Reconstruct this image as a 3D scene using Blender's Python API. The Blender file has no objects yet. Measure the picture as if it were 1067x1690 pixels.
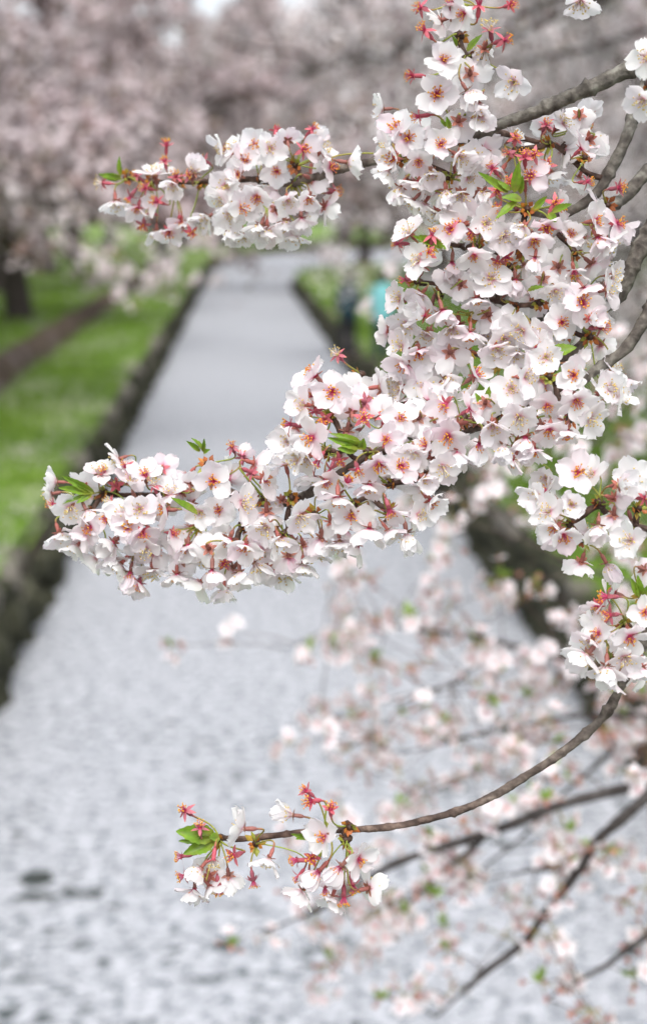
import bpy, math, random
import numpy as np
from mathutils import Vector, Matrix, Quaternion, noise

random.seed(7); rng = np.random.default_rng(7)
S = bpy.context.scene
COL = S.collection

# ------------------------------------------------------------------ camera, sky, sun, exposure
FPX = 2347.0
CAM_H = 3.4
PITCH = math.atan(490 / FPX)
YAW = math.atan(0.0594 * math.cos(PITCH))
cam = bpy.data.cameras.new('camera'); cam_o = bpy.data.objects.new('camera', cam); COL.objects.link(cam_o)
cam.sensor_fit = 'VERTICAL'; cam.sensor_height = 36; cam.lens = 36 * FPX / 1690
cam.clip_start = 0.05; cam.clip_end = 2000
cam_o.location = (0, 0, CAM_H); cam_o.rotation_euler = (math.radians(90) - PITCH, 0, -YAW)
cam.dof.use_dof = True; cam.dof.focus_distance = 1.08; cam.dof.aperture_fstop = 4.1
S.camera = cam_o

w = bpy.data.worlds.new('World'); S.world = w; w.use_nodes = True
nt = w.node_tree; nt.nodes.clear()
sky = nt.nodes.new('ShaderNodeTexSky'); sky.sky_type = 'NISHITA'; sky.sun_disc = False
SUN_EL, SUN_AZ = math.radians(58), math.radians(182)
sky.sun_elevation = SUN_EL; sky.sun_rotation = SUN_AZ; sky.air_density = 1.0; sky.dust_density = 4.0
hs = nt.nodes.new('ShaderNodeHueSaturation'); hs.inputs['Saturation'].default_value = 0.34
bg = nt.nodes.new('ShaderNodeBackground'); bg.inputs['Strength'].default_value = 0.15
wo = nt.nodes.new('ShaderNodeOutputWorld')
nt.links.new(sky.outputs[0], hs.inputs['Color']); nt.links.new(hs.outputs[0], bg.inputs['Color']); nt.links.new(bg.outputs[0], wo.inputs['Surface'])
sun = bpy.data.lights.new('sun', 'SUN'); sun.energy = 0.9; sun.angle = math.radians(30); sun.color = (1, .97, .93)
sun_o = bpy.data.objects.new('sun', sun); COL.objects.link(sun_o)
sd = Vector((math.sin(SUN_AZ) * math.cos(SUN_EL), math.cos(SUN_AZ) * math.cos(SUN_EL), math.sin(SUN_EL)))
sun_o.rotation_euler = (-sd).to_track_quat('-Z', 'Y').to_euler()
S.view_settings.view_transform = 'Standard'; S.view_settings.look = 'None'
S.view_settings.exposure = 1.0; S.view_settings.gamma = 1.0
S.cycles.max_bounces = 8; S.cycles.diffuse_bounces = 5; S.cycles.transmission_bounces = 6; S.cycles.transparent_max_bounces = 4
S.cycles.use_denoising = True; S.cycles.caustics_reflective = False; S.cycles.caustics_refractive = False

# ------------------------------------------------------------------ helpers
FW = Vector((math.sin(YAW) * math.cos(PITCH), math.cos(YAW) * math.cos(PITCH), -math.sin(PITCH)))
RT = Vector((math.cos(YAW), -math.sin(YAW), 0)); UP = RT.cross(FW)
CAM = Vector((0, 0, CAM_H))
def at(x, y, d):
    "point seen at photo position x, y, d metres into the scene"
    return CAM + (FW + RT * ((x - 533.5) / FPX) + UP * ((845 - y) / FPX)) * d
def rv(s=1.0):
    return Vector(rng.normal(size=3)) * s
def U(a, b): return random.uniform(a, b)

class MB:
    def __init__(s): s.v = []; s.f = []; s.c = []; s.m = []
    def add(s, v, f, c=None, m=0):
        o = len(s.v); s.v += [tuple(p) for p in v]; s.f += [tuple(i + o for i in q) for q in f]
        if c is None: c = (1, 1, 1)
        s.c += ([c] * len(v) if not isinstance(c, list) else c); s.m += [m] * len(f)
    def tube(s, pts, rad, n=8, c=None, m=0, cap=True):
        pts = [Vector(p) for p in pts]; k = len(pts)
        t0 = (pts[1] - pts[0]).normalized()
        a = t0.orthogonal().normalized()
        V = []; C = []
        for i, p in enumerate(pts):
            t = (pts[min(i + 1, k - 1)] - pts[max(i - 1, 0)]).normalized()
            a = (a - t * a.dot(t)).normalized(); b = t.cross(a)
            for j in range(n):
                an = 2 * math.pi * j / n
                r = rad[i] if not callable(rad) else rad(i, j)
                V.append(p + (a * math.cos(an) + b * math.sin(an)) * r)
                if isinstance(c, list): C.append(c[i])
        f = [(i * n + j, i * n + (j + 1) % n, (i + 1) * n + (j + 1) % n, (i + 1) * n + j) for i in range(k - 1) for j in range(n)]
        if cap:
            f.append(tuple(range(n - 1, -1, -1))); f.append(tuple((k - 1) * n + j for j in range(n)))
        s.add(V, f, C if isinstance(c, list) else c, m)
    def mesh(s, name, mats, smooth=True, col=True):
        me = bpy.data.meshes.new(name); me.from_pydata(s.v, [], s.f)
        for mt in (mats if isinstance(mats, (list, tuple)) else [mats]): me.materials.append(mt)
        if col:
            at_ = me.color_attributes.new('tint', 'FLOAT_COLOR', 'POINT')
            arr = np.ones((len(s.v), 4), np.float32); arr[:, :3] = np.array(s.c, np.float32).reshape(-1, 3)
            at_.data.foreach_set('color', arr.ravel())
        if any(s.m): me.polygons.foreach_set('material_index', s.m)
        if smooth: me.polygons.foreach_set('use_smooth', [True] * len(me.polygons))
        me.update(); return me

def np_mesh(name, verts, faces_n, mats, cols=None, smooth=False):
    "verts (N,3); every face is faces_n consecutive vertices"
    n = len(verts); me = bpy.data.meshes.new(name); nf = n // faces_n
    me.vertices.add(n); me.vertices.foreach_set('co', np.asarray(verts, np.float32).ravel())
    me.loops.add(n); me.loops.foreach_set('vertex_index', np.arange(n, dtype=np.int32))
    me.polygons.add(nf); me.polygons.foreach_set('loop_start', np.arange(0, n, faces_n, dtype=np.int32))
    me.materials.append(mats)
    if cols is not None:
        a = me.color_attributes.new('tint', 'FLOAT_COLOR', 'POINT')
        arr = np.ones((n, 4), np.float32); arr[:, :3] = cols; a.data.foreach_set('color', arr.ravel())
    me.update(calc_edges=True); me.validate()
    return me

def obj(name, me, parent=None, loc=None, quat=None, scale=None):
    o = bpy.data.objects.new(name, me); COL.objects.link(o)
    if parent is not None: o.parent = parent
    if loc is not None: o.location = loc
    if quat is not None: o.rotation_mode = 'QUATERNION'; o.rotation_quaternion = quat
    if scale is not None: o.scale = scale if hasattr(scale, '__len__') else (scale,) * 3
    return o
def tag(o, label=None, cat=None, group=None, kind=None):
    if label: o['label'] = label
    if cat: o['category'] = cat
    if group: o['group'] = group
    if kind: o['kind'] = kind
    return o
def smooth_path(pts, step):
    "Catmull-Rom resample of a polyline of Vectors"
    P = [pts[0] * 2 - pts[1]] + list(pts) + [pts[-1] * 2 - pts[-2]]; out = []
    for i in range(1, len(P) - 2):
        n = max(2, int((P[i + 1] - P[i]).length / step))
        for k in range(n):
            t = k / n; a, b, c, d = P[i - 1], P[i], P[i + 1], P[i + 2]
            out.append(0.5 * ((2 * b) + (c - a) * t + (2 * a - 5 * b + 4 * c - d) * t * t + (3 * b - a - 3 * c + d) * t ** 3))
    out.append(P[-2].copy()); return out

# ------------------------------------------------------------------ materials
def new_mat(name):
    m = bpy.data.materials.new(name); m.use_nodes = True; t = m.node_tree; t.nodes.clear()
    out = t.nodes.new('ShaderNodeOutputMaterial'); return m, t, out
def nn(t, ty, **kw):
    n = t.nodes.new(ty)
    for k, v in kw.items():
        if k in n.inputs: n.inputs[k].default_value = v
        else: setattr(n, k, v)
    return n
def ramp(t, stops, fac):
    r = t.nodes.new('ShaderNodeValToRGB'); e = r.color_ramp.elements
    while len(e) < len(stops): e.new(0.5)
    for el, (p, c) in zip(e, stops): el.position = p; el.color = (*c, 1) if len(c) == 3 else c
    t.links.new(fac, r.inputs[0]); return r
def mix(t, a, b, fac, mode='MIX'):
    m = t.nodes.new('ShaderNodeMix'); m.data_type = 'RGBA'; m.blend_type = mode
    for s, v in ((6, a), (7, b), (0, fac)):
        if hasattr(v, 'links') or isinstance(v, bpy.types.NodeSocket): t.links.new(v, m.inputs[s])
        else: m.inputs[s].default_value = (*v, 1) if hasattr(v, '__len__') and len(v) == 3 else v
    return m.outputs[2]
def leafy(t, out, col, trans, rough=.5, tcol=None, normal=None, spec=.3):
    p = nn(t, 'ShaderNodeBsdfPrincipled', Roughness=rough); p.inputs['Specular IOR Level'].default_value = spec
    tr = t.nodes.new('ShaderNodeBsdfTranslucent'); mx = t.nodes.new('ShaderNodeMixShader'); mx.inputs[0].default_value = trans
    t.links.new(col, p.inputs['Base Color']); t.links.new(tcol or col, tr.inputs['Color'])
    if normal: t.links.new(normal, p.inputs['Normal'])
    t.links.new(p.outputs[0], mx.inputs[1]); t.links.new(tr.outputs[0], mx.inputs[2]); t.links.new(mx.outputs[0], out.inputs[0])

def petal_mat(name, tip, mid, base, edge):
    m, t, out = new_mat(name)
    a = nn(t, 'ShaderNodeAttribute', attribute_name='tint'); s = t.nodes.new('ShaderNodeSeparateColor')
    t.links.new(a.outputs['Color'], s.inputs[0])
    r = ramp(t, [(0, base), (.14, mid), (.34, tip), (.9, tip), (1, edge)], s.outputs['Green'])
    wv = nn(t, 'ShaderNodeMath', operation='MULTIPLY'); t.links.new(s.outputs['Red'], wv.inputs[0]); wv.inputs[1].default_value = 70
    sn = nn(t, 'ShaderNodeMath', operation='SINE'); t.links.new(wv.outputs[0], sn.inputs[0])
    oi = t.nodes.new('ShaderNodeObjectInfo')
    pk = ramp(t, [(0, (1, 1, 1)), (.6, (1, .985, .992)), (.85, (1, .955, .975)), (1, (1, .91, .945))], oi.outputs['Random'])
    c = mix(t, r.outputs[0], pk.outputs[0], 1.0, 'MULTIPLY')
    bm = nn(t, 'ShaderNodeBump', Strength=.12, Distance=.0004); t.links.new(sn.outputs[0], bm.inputs['Height'])
    leafy(t, out, c, .54, .6, normal=bm.outputs[0], spec=.2)
    return m
M = {}
M['petal'] = petal_mat('petal_white', (.91, .905, .915), (.905, .84, .87), (.80, .34, .46), (.91, .905, .915))
M['petal_pink'] = petal_mat('petal_pink', (.89, .84, .87), (.87, .64, .74), (.72, .16, .32), (.89, .80, .85))

def tint_mat(name, trans=0.0, rough=.5, var=.25, scale=600, spec=.3):
    m, t, out = new_mat(name)
    a = nn(t, 'ShaderNodeAttribute', attribute_name='tint')
    tc = t.nodes.new('ShaderNodeTexCoord'); n = nn(t, 'ShaderNodeTexNoise', Scale=scale, Detail=3.0); t.links.new(tc.outputs['Object'], n.inputs['Vector'])
    v = ramp(t, [(.3, (1 - var,) * 3), (.7, (1 + var * .5,) * 3)], n.outputs['Fac'])
    c = mix(t, a.outputs['Color'], v.outputs[0], 1.0, 'MULTIPLY')
    leafy(t, out, c, trans, rough, spec=spec); return m
M['calyx'] = tint_mat('calyx', .12, .5)
M['stamen'] = tint_mat('stamen', .2, .6, .1)
M['leaf'] = tint_mat('young_leaf', .4, .35, .2, 300, .5)
M['bud'] = tint_mat('bud_scale', .15, .45, .3, 400)
M['midflower'] = tint_mat('clustered_flower', .38, .6, .06, 200)
M['far_blossom'] = tint_mat('far_blossom', .35, .7, .08, 2)
M['grass'] = tint_mat('grass_blade', .35, .6, .15, 2)

m, t, out = new_mat('cherry_bark'); M['bark'] = m
tc = t.nodes.new('ShaderNodeTexCoord')
n1 = nn(t, 'ShaderNodeTexNoise', Scale=140.0, Detail=6.0); n2 = nn(t, 'ShaderNodeTexNoise', Scale=38.0, Detail=3.0); n3 = nn(t, 'ShaderNodeTexVoronoi', Scale=320.0)
for n in (n1, n2, n3): t.links.new(tc.outputs['Object'], n.inputs['Vector'])
a = nn(t, 'ShaderNodeAttribute', attribute_name='tint')
r1 = ramp(t, [(.28, (.30, .28, .28)), (.5, (.85, .82, .8)), (.72, (1.7, 1.75, 1.7))], n1.outputs['Fac'])
r2 = ramp(t, [(.4, (.75, .72, .70)), (.65, (1.35, 1.4, 1.38))], n2.outputs['Fac'])
c = mix(t, mix(t, a.outputs['Color'], r1.outputs[0], 1.0, 'MULTIPLY'), r2.outputs[0], 1.0, 'MULTIPLY')
r3 = ramp(t, [(.0, (1.5, 1.45, 1.35)), (.16, (1, 1, 1))], n3.outputs['Distance'])
c = mix(t, c, r3.outputs[0], 1.0, 'MULTIPLY')
bm = nn(t, 'ShaderNodeBump', Strength=1.0, Distance=.003); t.links.new(n1.outputs['Fac'], bm.inputs['Height'])
leafy(t, out, c, 0.0, .75, normal=bm.outputs[0], spec=.25)

m, t, out = new_mat('old_bark'); M['old_bark'] = m
tc = t.nodes.new('ShaderNodeTexCoord'); mp = nn(t, 'ShaderNodeMapping'); mp.inputs['Scale'].default_value = (1, 1, 4); t.links.new(tc.outputs['Object'], mp.inputs[0])
n1 = nn(t, 'ShaderNodeTexNoise', Scale=5.0, Detail=6.0); t.links.new(mp.outputs[0], n1.inputs['Vector'])
r1 = ramp(t, [(.3, (.022, .018, .016)), (.55, (.055, .045, .04)), (.75, (.11, .10, .09))], n1.outputs['Fac'])
bm = nn(t, 'ShaderNodeBump', Strength=.8, Distance=.04); t.links.new(n1.outputs['Fac'], bm.inputs['Height'])
leafy(t, out, r1.outputs[0], 0.0, .9, normal=bm.outputs[0])

def ground_mat(name, stops, scale, petal=None, bump=.05):
    m, t, out = new_mat(name)
    g = t.nodes.new('ShaderNodeNewGeometry')
    n1 = nn(t, 'ShaderNodeTexNoise', Scale=scale, Detail=8.0, Roughness=.65); t.links.new(g.outputs['Position'], n1.inputs['Vector'])
    c = ramp(t, stops, n1.outputs['Fac']).outputs[0]
    if petal:
        n2 = nn(t, 'ShaderNodeTexNoise', Scale=.9, Detail=4.0); t.links.new(g.outputs['Position'], n2.inputs['Vector'])
        n3 = nn(t, 'ShaderNodeTexVoronoi', Scale=26.0); t.links.new(g.outputs['Position'], n3.inputs['Vector'])
        m1 = ramp(t, [(petal, (0, 0, 0)), (petal + .12, (1, 1, 1))], n2.outputs['Fac'])
        m2 = ramp(t, [(.32, (1, 1, 1)), (.5, (0, 0, 0))], n3.outputs['Distance'])
        mk = mix(t, m1.outputs[0], m2.outputs[0], 1.0, 'MULTIPLY')
        c = mix(t, c, (.62, .53, .54), mk)
    bm = nn(t, 'ShaderNodeBump', Strength=.6, Distance=bump); t.links.new(n1.outputs['Fac'], bm.inputs['Height'])
    leafy(t, out, c, 0.0, .9, normal=bm.outputs[0], spec=.2); return m
M['turf'] = ground_mat('turf', [(.3, (.06, .11, .015)), (.5, (.115, .20, .026)), (.7, (.19, .275, .055))], 1.6, .52)
M['soil'] = ground_mat('soil', [(.3, (.035, .025, .018)), (.5, (.075, .055, .04)), (.7, (.13, .105, .08))], 4.0, .56)
M['bed'] = ground_mat('canal_bed', [(.3, (.02, .022, .016)), (.7, (.06, .06, .045))], 3.0)
M['gravel'] = ground_mat('gravel_path', [(.3, (.24, .23, .21)), (.7, (.42, .41, .39))], 9.0, .6)
M['mossy'] = ground_mat('dark_moss_stone', [(.3, (.014, .016, .009)), (.5, (.035, .036, .022)), (.66, (.075, .075, .05)), (.8, (.14, .13, .11))], 5.0, .7, .04)
M['stone'] = ground_mat('mossy_stone', [(.3, (.07, .065, .052)), (.45, (.12, .11, .09)), (.58, (.20, .185, .16)), (.72, (.31, .295, .27))], 4.0, .66, .03)

# water with its raft of petals: attribute 'tint' red = how closely the petals lie
m, t, out = new_mat('petal_covered_water'); M['water'] = m
g = t.nodes.new('ShaderNodeNewGeometry'); a = nn(t, 'ShaderNodeAttribute', attribute_name='tint'); s = t.nodes.new('ShaderNodeSeparateColor'); t.links.new(a.outputs['Color'], s.inputs[0])
n1 = nn(t, 'ShaderNodeTexNoise', Scale=16.0, Detail=5.0, Roughness=.7); t.links.new(g.outputs['Position'], n1.inputs['Vector'])
ad = nn(t, 'ShaderNodeMath', operation='MULTIPLY_ADD'); t.links.new(n1.outputs['Fac'], ad.inputs[0]); ad.inputs[1].default_value = .55; t.links.new(s.outputs['Red'], ad.inputs[2])
mk = ramp(t, [(.60, (0, 0, 0)), (.74, (1, 1, 1))], ad.outputs[0])
vo = nn(t, 'ShaderNodeTexVoronoi', Scale=75.0); t.links.new(g.outputs['Position'], vo.inputs['Vector'])
sc = t.nodes.new('ShaderNodeSeparateColor'); t.links.new(vo.outputs['Color'], sc.inputs[0])
pc = ramp(t, [(0, (.25, .265, .29)), (.3, (.34, .35, .38)), (.7, (.42, .43, .46)), (1, (.52, .53, .555))], sc.outputs['Red'])
n4 = nn(t, 'ShaderNodeTexNoise', Scale=13.0, Detail=4.0, Roughness=.7); t.links.new(g.outputs['Position'], n4.inputs['Vector'])
r4 = ramp(t, [(.38, (.28, .33, .34)), (.48, (.88, .89, .89)), (.60, (1.22, 1.22, 1.22))], n4.outputs['Fac'])
pcm = mix(t, pc.outputs[0], r4.outputs[0], 1.0, 'MULTIPLY')
wp = nn(t, 'ShaderNodeBsdfPrincipled', Roughness=.08); wp.inputs['Base Color'].default_value = (.035, .045, .042, 1)
pp = nn(t, 'ShaderNodeBsdfPrincipled', Roughness=.6); pp.inputs['Specular IOR Level'].default_value = .2; t.links.new(pcm, pp.inputs['Base Color'])
bm = nn(t, 'ShaderNodeBump', Strength=.5, Distance=.003); t.links.new(vo.outputs['Distance'], bm.inputs['Height']); t.links.new(bm.outputs[0], pp.inputs['Normal'])
mx = t.nodes.new('ShaderNodeMixShader'); t.links.new(mk.outputs[0], mx.inputs[0]); t.links.new(wp.outputs[0], mx.inputs[1]); t.links.new(pp.outputs[0], mx.inputs[2]); t.links.new(mx.outputs[0], out.inputs[0])
M['raft_petal'] = tint_mat('raft_petal', .1, .45, .05, 50, .4)

# ------------------------------------------------------------------ the setting: bed, banks, water
XL, XR, BANK = -1.80, 2.42, 0.58
def sheet(name, xs, ys, zf, mat, keep=None):
    mb = MB(); idx = {}
    V = [(x, y, zf(x, y)) for y in ys for x in xs]; nx = len(xs)
    f = [(j * nx + i, j * nx + i + 1, (j + 1) * nx + i + 1, (j + 1) * nx + i) for j in range(len(ys) - 1) for i in range(nx - 1)]
    if keep: f = [q for q in f if keep(sum(V[k][0] for k in q) / 4, sum(V[k][1] for k in q) / 4)]
    mb.add(V, f); o = obj(name, mb.mesh(name, mat, col=False)); o['kind'] = 'structure'; return o
sheet('ground', np.linspace(-600, 600, 5), np.linspace(-600, 900, 5), lambda x, y: -.6, M['bed'])

def bank(name, outline, mat):
    "a solid slab of ground: top face cut along the outline, walls down to the bed"
    mb = MB(); n = len(outline)
    V = [(x, y, BANK) for x, y in outline] + [(x, y, -.7) for x, y in outline]
    mb.add(V, [tuple(range(n))] + [(i, (i + 1) % n, n + (i + 1) % n, n + i) for i in range(n)])
    me = mb.mesh(name, [mat, M['soil']], smooth=False, col=False)
    for p in me.polygons: p.material_index = 0 if abs(p.normal.z) > .5 else 1
    o = obj(name, me); o['kind'] = 'structure'; return o
bend = [(XL - .05, -2), (XL - .05, 88), (-1.3, 100), (.2, 114), (3.5, 128), (9, 139), (18, 146), (40, 152), (400, 190), (400, 500), (-400, 500), (-400, -2)]
bank('grass_bank_west', bend, M['turf'])
bank('grass_bank_east', [(XR + .05, -2), (400, -2), (400, 130), (60, 108), (20, 96), (9, 88), (4.4, 80), (3.0, 74), (XR + .05, 66)], M['turf'])

# rolling turf surfaces laid on the slabs
def roll(x, y): return .05 * noise.noise(Vector((x * .5, y * .4, 3))) + .03 * noise.noise(Vector((x * 1.7, y * 1.3, 8)))
sheet('lawn_west', np.concatenate([np.linspace(-40, -9, 12), np.linspace(-8, XL - .12, 26)]), np.concatenate([np.linspace(2, 40, 90), np.linspace(41, 90, 40)]),
      lambda x, y: BANK + .09 + roll(x, y) + (.28 if x < -4.35 else 0) + max(0, (-9 - x)) * .02, M['turf'])
sheet('lawn_east', np.concatenate([np.linspace(XR + .12, 8, 24), np.linspace(9, 40, 12)]), np.concatenate([np.linspace(2, 40, 90), np.linspace(41, 66, 20)]),
      lambda x, y: BANK + .09 + roll(x, y), M['turf'])
# bare earth ridge that runs along the lawn
mb = MB(); ys = np.linspace(3, 88, 190)
prof = [(-.42, -.1), (-.30, .22), (-.1, .36), (.12, .33), (.26, .12), (.40, -.1)]
V = []; 
for y in ys:
    for k, (dx, dz) in enumerate(prof):
        q = Vector((dx * 3, y * 1.1, k)); V.append((-4.1 + dx + .10 * noise.noise(Vector((1, y * .35, 0))) + .05 * noise.noise(q), y, BANK + .09 + dz + .07 * noise.noise(q + Vector((9, 0, 0)))))
mb.add(V, [(j * 6 + i, j * 6 + i + 1, (j + 1) * 6 + i + 1, (j + 1) * 6 + i) for j in range(len(ys) - 1) for i in range(5)])
tag(obj('earth_ridge', mb.mesh('earth_ridge', M['soil'], col=False)), kind='structure')
sheet('path', np.linspace(7.2, 10.0, 4), np.linspace(2, 70, 60), lambda x, y: BANK + .19 + .5 * roll(x, y), M['gravel'])

def cover(x, y):
    "0..1: how densely petals lie on the water at this spot"
    a = noise.noise(Vector((x * 1.1, y * .9, 1.3))); b = noise.noise(Vector((x * 5.2, y * 8, 4.1))); c = noise.noise(Vector((x * 13, y * 22, 7.7)))
    v = .585 + .12 * a + .20 * b + .34 * c
    for hx, hy, rx, ry in ((-1.10, 6.98, .075, .075), (-1.06, 6.77, .10, .035), (-.92, 6.83, .04, .03), (-.78, 6.80, .05, .04)):
        dd = ((x - hx) / rx) ** 2 + ((y - hy) / ry) ** 2 + .5 * c
        v -= .75 * max(0, min(1, 1.5 - dd))
    return v
xs = np.arange(XL, XR + .01, .03); ys = np.arange(3.2, 15, .03)
mb = MB(); V = [(x, y, 0.0) for y in ys for x in xs]; nx = len(xs)
cc = [(min(1, max(0, cover(x, y) * (1 if y < 11 else 1) + max(0, y - 9) * .07)),) * 3 for y in ys for x in xs]
mb.add(V, [(j * nx + i, j * nx + i + 1, (j + 1) * nx + i + 1, (j + 1) * nx + i) for j in range(len(ys) - 1) for i in range(nx - 1)], cc)
e = float(ys[-1]); fx0, fx1 = float(xs[0]), float(xs[-1])
far = [(fx0, e, 0), (fx1, e, 0), (fx1, 66, 0), (3, 74, 0), (4.4, 80, 0), (9, 88, 0), (20, 96, 0), (60, 108, 0), (60, 160, 0), (40, 152, 0), (18, 146, 0), (9, 139, 0), (3.5, 128, 0), (.2, 114, 0), (-1.3, 100, 0), (fx0, 88, 0)]
mb.add(far, [tuple(range(len(far)))], (.85, .85, .85))
mb.add([(fx0, -1, 0), (fx1, -1, 0), (fx1, 3.2, 0), (fx0, 3.2, 0)], [(0, 1, 2, 3)], (.6, .6, .6))
tag(obj('water', mb.mesh('water', M['water'], smooth=False)), kind='structure')

# single petals floating on the near water
N = 45000
px = rng.uniform(XL, XR, N); py = 4.4 + 8.5 * rng.uniform(0, 1, N) ** 1.3
keep = np.array([cover(x, y) > .50 for x, y in zip(px, py)]); px, py = px[keep], py[keep]; N = len(px)
an = rng.uniform(0, 6.28, N); L = rng.uniform(.006, .009, N); W = L * rng.uniform(.6, .85, N)
ca, sa = np.cos(an), np.sin(an); q = np.zeros((N, 4, 3)); tl = rng.normal(0, .0016, (N, 4))
for k, (u, v) in enumerate(((-1, 0), (0, -1), (1, 0), (0, 1))):
    q[:, k, 0] = px + u * L * ca - v * W * sa; q[:, k, 1] = py + u * L * sa + v * W * ca; q[:, k, 2] = .005 + np.abs(tl[:, k])
b = rng.uniform(.34, .62, N)[:, None] * np.array([[.97, .985, 1.04]])
tag(obj('floating_petals', np_mesh('floating_petals', q.reshape(-1, 3), 4, M['raft_petal'], np.repeat(b, 4, 0))), 'fallen white petals rafted on the canal water', 'petals', kind='stuff')

# grass blades and fallen petals on both banks
def grass(name, n, x0, x1, y0, y1, label, zadd=lambda x: 0):
    x = rng.uniform(x0, x1, n); y = y0 + (y1 - y0) * rng.uniform(0, 1, n) ** 1.7
    z = np.array([BANK + .08 + roll(a, b) for a, b in zip(x, y)]) + np.array([zadd(a) for a in x])
    dens = np.array([noise.noise(Vector((a * .8, b * .5, 5))) for a, b in zip(x, y)])
    T = []; Cc = []
    for k in range(4):
        an = rng.uniform(0, 6.28, n); h = rng.uniform(.05, .14, n) * (1 + .6 * dens); ln = rng.uniform(.01, .07, n); wd = rng.uniform(.006, .012, n)
        ox, oy = rng.normal(0, .03, (2, n))
        q = np.zeros((n, 3, 3))
        q[:, 0] = np.stack([x + ox - wd * np.sin(an), y + oy + wd * np.cos(an), z], 1)
        q[:, 1] = np.stack([x + ox + wd * np.sin(an), y + oy - wd * np.cos(an), z], 1)
        q[:, 2] = np.stack([x + ox + ln * np.cos(an), y + oy + ln * np.sin(an), z + h], 1)
        T.append(q.reshape(-1, 3))
        g = rng.uniform(.7, 1.3, n)[:, None] * (np.array([[.15, .27, .028]]) + np.clip(dens, -.4, .6)[:, None] * np.array([[.05, .05, .01]]))
        Cc.append(np.repeat(g, 3, 0))
    tag(obj(name, np_mesh(name, np.concatenate(T), 3, M['grass'], np.concatenate(Cc))), label, 'grass', kind='stuff')
    # petals lying in drifts
    np_ = n // 2; x = rng.uniform(x0, x1, np_ * 3); y = y0 + (y1 - y0) * rng.uniform(0, 1, np_ * 3) ** 1.7
    k = np.array([noise.noise(Vector((a * .9, b * .45, 11))) + .4 * noise.noise(Vector((a * 3, b * 2, 2))) > .04 for a, b in zip(x, y)]); x, y = x[k], y[k]; m_ = len(x)
    z = np.array([BANK + .13 + roll(a, b) for a, b in zip(x, y)]) + np.array([zadd(a) for a in x]) + rng.uniform(0, .04, m_)
    q = np.zeros((m_, 4, 3)); s_ = rng.uniform(.010, .020, m_); an = rng.uniform(0, 6.28, m_)
    for j in range(4):
        q[:, j] = np.stack([x + s_ * np.cos(an + j * 1.57), y + s_ * np.sin(an + j * 1.57), z + rng.normal(0, .005, m_)], 1)
    tag(obj('fallen_petals', np_mesh('fallen_petals', q.reshape(-1, 3), 4, M['raft_petal'], np.tile(np.array([[.74, .66, .68]]), (m_ * 4, 1)))), 'pale petals lying in drifts on the ' + label.split(' on the ')[1], 'petals', kind='stuff')
grass('grass', 26000, -9, XL - .1, 5, 60, 'short green grass on the bank with the earth ridge', lambda x: .28 if x < -4.35 else 0)
grass('grass', 15000, XR + .1, 7.2, 5, 50, 'short green grass on the bank beside the gravel path')

# rough stone walls that hold the banks
def rock(seed, mat, sub=2):
    import bmesh
    bm = bmesh.new(); bmesh.ops.create_icosphere(bm, subdivisions=sub, radius=1); o = Vector((seed * 7.3, 1, 2))
    for v in bm.verts:
        p = v.co.copy(); q = Vector([math.copysign(abs(c) ** .6, c) for c in p]); q *= .8
        v.co = q * (1 + .28 * noise.noise(p * 1.1 + o) + .14 * noise.noise(p * 2.7 + o))
    me = bpy.data.meshes.new('stone'); bm.to_mesh(me); bm.free(); me.materials.append(mat)
    me.polygons.foreach_set('use_smooth', [True] * len(me.polygons)); return me
ROCKS = [rock(k, M['mossy']) for k in range(6)]; COPING = [rock(k + 9, M['stone']) for k in range(6)]
def wall(name, x, sgn, y1, label):
    root = tag(obj(name, None, loc=(x, 4, 0)), label, 'stone wall')
    far_v, far_f = [], []
    for row, (z, hh) in enumerate(((.0, .21), (.30, .19), (.56, .13))):
        y = 4.0 + row * .2
        while y < y1:
            big = y > 34
            ln = U(.26, .6) * (2.2 if big else 1); dep = U(.14, .24) if row < 2 else U(.13, .2)
            me = random.choice(ROCKS if row < 2 or random.random() < .55 else COPING)
            loc = Vector((sgn * (U(.03, .13) if row < 2 else U(.10, .20)), y + ln / 2 - 4, z + U(-.04, .04)))
            sc = (dep, ln * .62, hh * U(.85, 1.2))
            if not big:
                o = obj('stone', me, root, loc, Quaternion(rv().normalized(), U(-.15, .15)), sc)
            else:
                b0 = len(far_v); far_v += [(v.co.x * sc[0] + loc.x, v.co.y * sc[1] + loc.y, v.co.z * sc[2] + loc.z) for v in me.vertices]
                far_f += [tuple(i + b0 for i in p.vertices) for p in me.polygons]
            y += ln
    me = bpy.data.meshes.new('far_stones'); me.from_pydata(far_v, [], far_f); me.materials.append(M['mossy']); me.polygons.foreach_set('use_smooth', [True] * len(me.polygons))
    tag(obj('rubble_course', me, root), kind='stuff')
wall('stone_wall', XL, -1, 88, 'mossy rough stone wall between the canal and the lawn with the earth ridge')
wall('stone_wall', XR, 1, 66, 'mossy rough stone wall between the canal and the bank where two people stand')

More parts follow.
